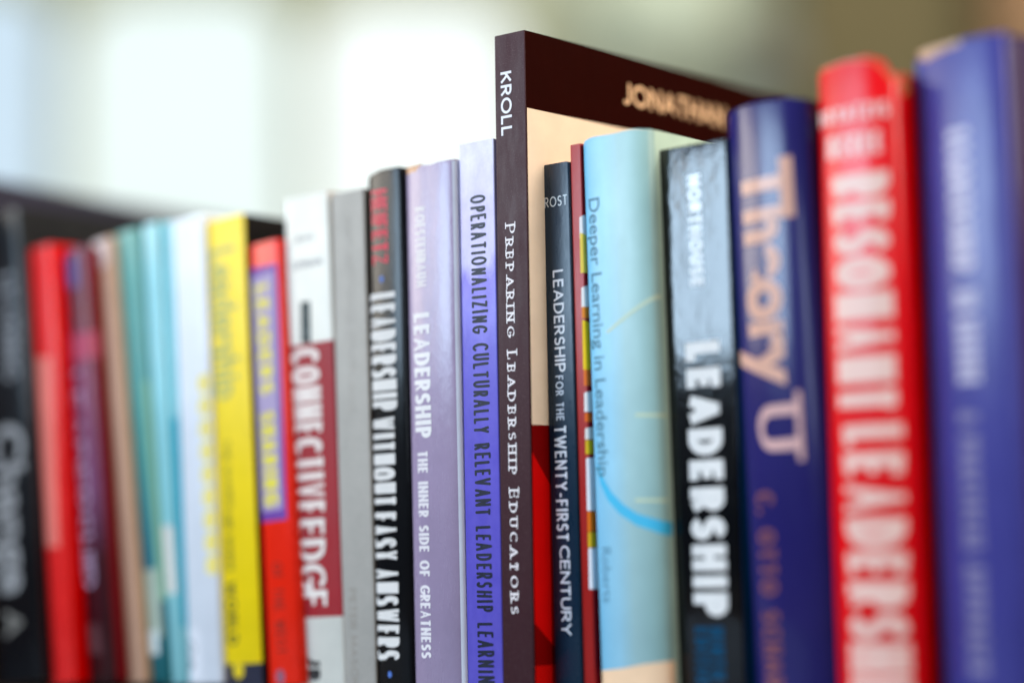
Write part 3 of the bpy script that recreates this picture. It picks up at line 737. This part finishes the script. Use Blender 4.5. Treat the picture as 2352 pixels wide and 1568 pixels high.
bm = bmesh.new(); box(bm, -4, 4, 0.05, .2, -.95, 3.2); o = at_wall(mesh_obj('wall', bm, plaster((166, 170, 146)))); tag(o, kind='structure', label='olive green plastered room wall far behind the books')
bm = bmesh.new(); box(bm, -9, 9, -9, 9, -1.0, -.95)
o = mesh_obj('floor', bm, plaster((120, 100, 80), .6)); tag(o, kind='structure', label='room floor')
def arch(x0, x1, z0, z1, r, n=8):
    pts = [(x0, z0), (x1, z0)]
    pts += [(x1 - r + r * math.cos(a), z1 - r + r * math.sin(a)) for a in [math.pi / 2 * i / n for i in range(n + 1)]]
    pts += [(x0 + r + r * math.cos(a), z1 - r + r * math.sin(a)) for a in [math.pi / 2 + math.pi / 2 * i / n for i in range(n + 1)]]
    return pts
def slab(bm, pts, y0, y1):
    a = [bm.verts.new((x, y0, z)) for x, z in pts]; b = [bm.verts.new((x, y1, z)) for x, z in pts]; n = len(pts)
    bm.faces.new(a); bm.faces.new(list(reversed(b)))
    for i in range(n): bm.faces.new((a[i], b[i], b[(i + 1) % n], a[(i + 1) % n]))
    bmesh.ops.recalc_face_normals(bm, faces=bm.faces)
def ring(bm, o, i, y0, y1):
    n = len(o); V = [[bm.verts.new((x, y, z)) for x, z in p] for p, y in ((o, y0), (i, y0), (i, y1), (o, y1))]
    for k in range(n):
        for q in range(4): bm.faces.new((V[q][k], V[q][(k + 1) % n], V[(q + 1) % 4][(k + 1) % n], V[(q + 1) % 4][k]))
    bmesh.ops.recalc_face_normals(bm, faces=bm.faces)
FRAME = plaster((150, 150, 112), .5, "painted_frame")
for (xa, xb, yt, r, c, s, lab) in (
    (-560, 108, -60, .06, (208, 230, 246), 1.06, 'tall bluish bright window at the left edge behind the row'),
    (154, 668, -40, .085, (236, 250, 247), 1.12, 'tall bright arched window between two pale posts'),
    (716, 1212, -4, .085, (246, 255, 252), 1.2, 'brightest arched window, just left of the tallest book')):
    wn = empty('window', (0, 0, 0)); wn.matrix_world = fr; tag(wn, lab, 'window', 'arched windows in the far wall')
    P0 = arch(wx(xa), wx(xb), -.2, wz(yt), r); P1 = arch(wx(xa) - .017, wx(xb) + .017, -.217, wz(yt) + .017, r + .017)
    bm = bmesh.new(); slab(bm, P0, .03, .045); mesh_obj('pane', bm, glow(c, s), wn)
    bm = bmesh.new(); ring(bm, P1, P0, .015, .048); mesh_obj('frame', bm, FRAME, wn)
o = bm = bmesh.new(); box(bm, wx(1845), wx(2275), -.05, .045, -.95, wz(-120), .01)
o = at_wall(mesh_obj('curtain', bm, plaster((100, 90, 58), .9, "curtain_cloth", 3))); tag(o, 'dark olive curtain on the wall above the red book', 'curtain')
bm = bmesh.new(); box(bm, wx(2290), wx(2600), -.15, .045, -.95, wz(-60), .01)
o = at_wall(mesh_obj('cabinet', bm, wood((130, 96, 62), (150, 112, 74), .6, 4))); tag(o, 'light brown cabinet at the right edge behind the blue book', 'cabinet')
bm = bmesh.new(); box(bm, wx(1430), wx(1700), -.02, .045, wz(130), wz(-30), .005)
o = at_wall(mesh_obj('notice_board', bm, plaster((186, 196, 174), .8, "board"))); tag(o, 'pale grey green board on the wall above the tallest book', 'board')
bm = bmesh.new(); box(bm, wx(1725), wx(1840), -.06, .045, wz(230), wz(140), .005)
o = at_wall(mesh_obj('picture', bm, plaster((120, 122, 112), .8, "picture"))); tag(o, 'small grey picture on the wall beside the curtain', 'picture')
p = fr @ Vector((.7, -1.0, 1.7))
area("far_wall_fill", p, fr @ Vector((.4, 0, .6)), 1.2, .6, 15, (1.0, 0.93, 0.80))  # added fill that lights the far wall, not a real lamp of the room
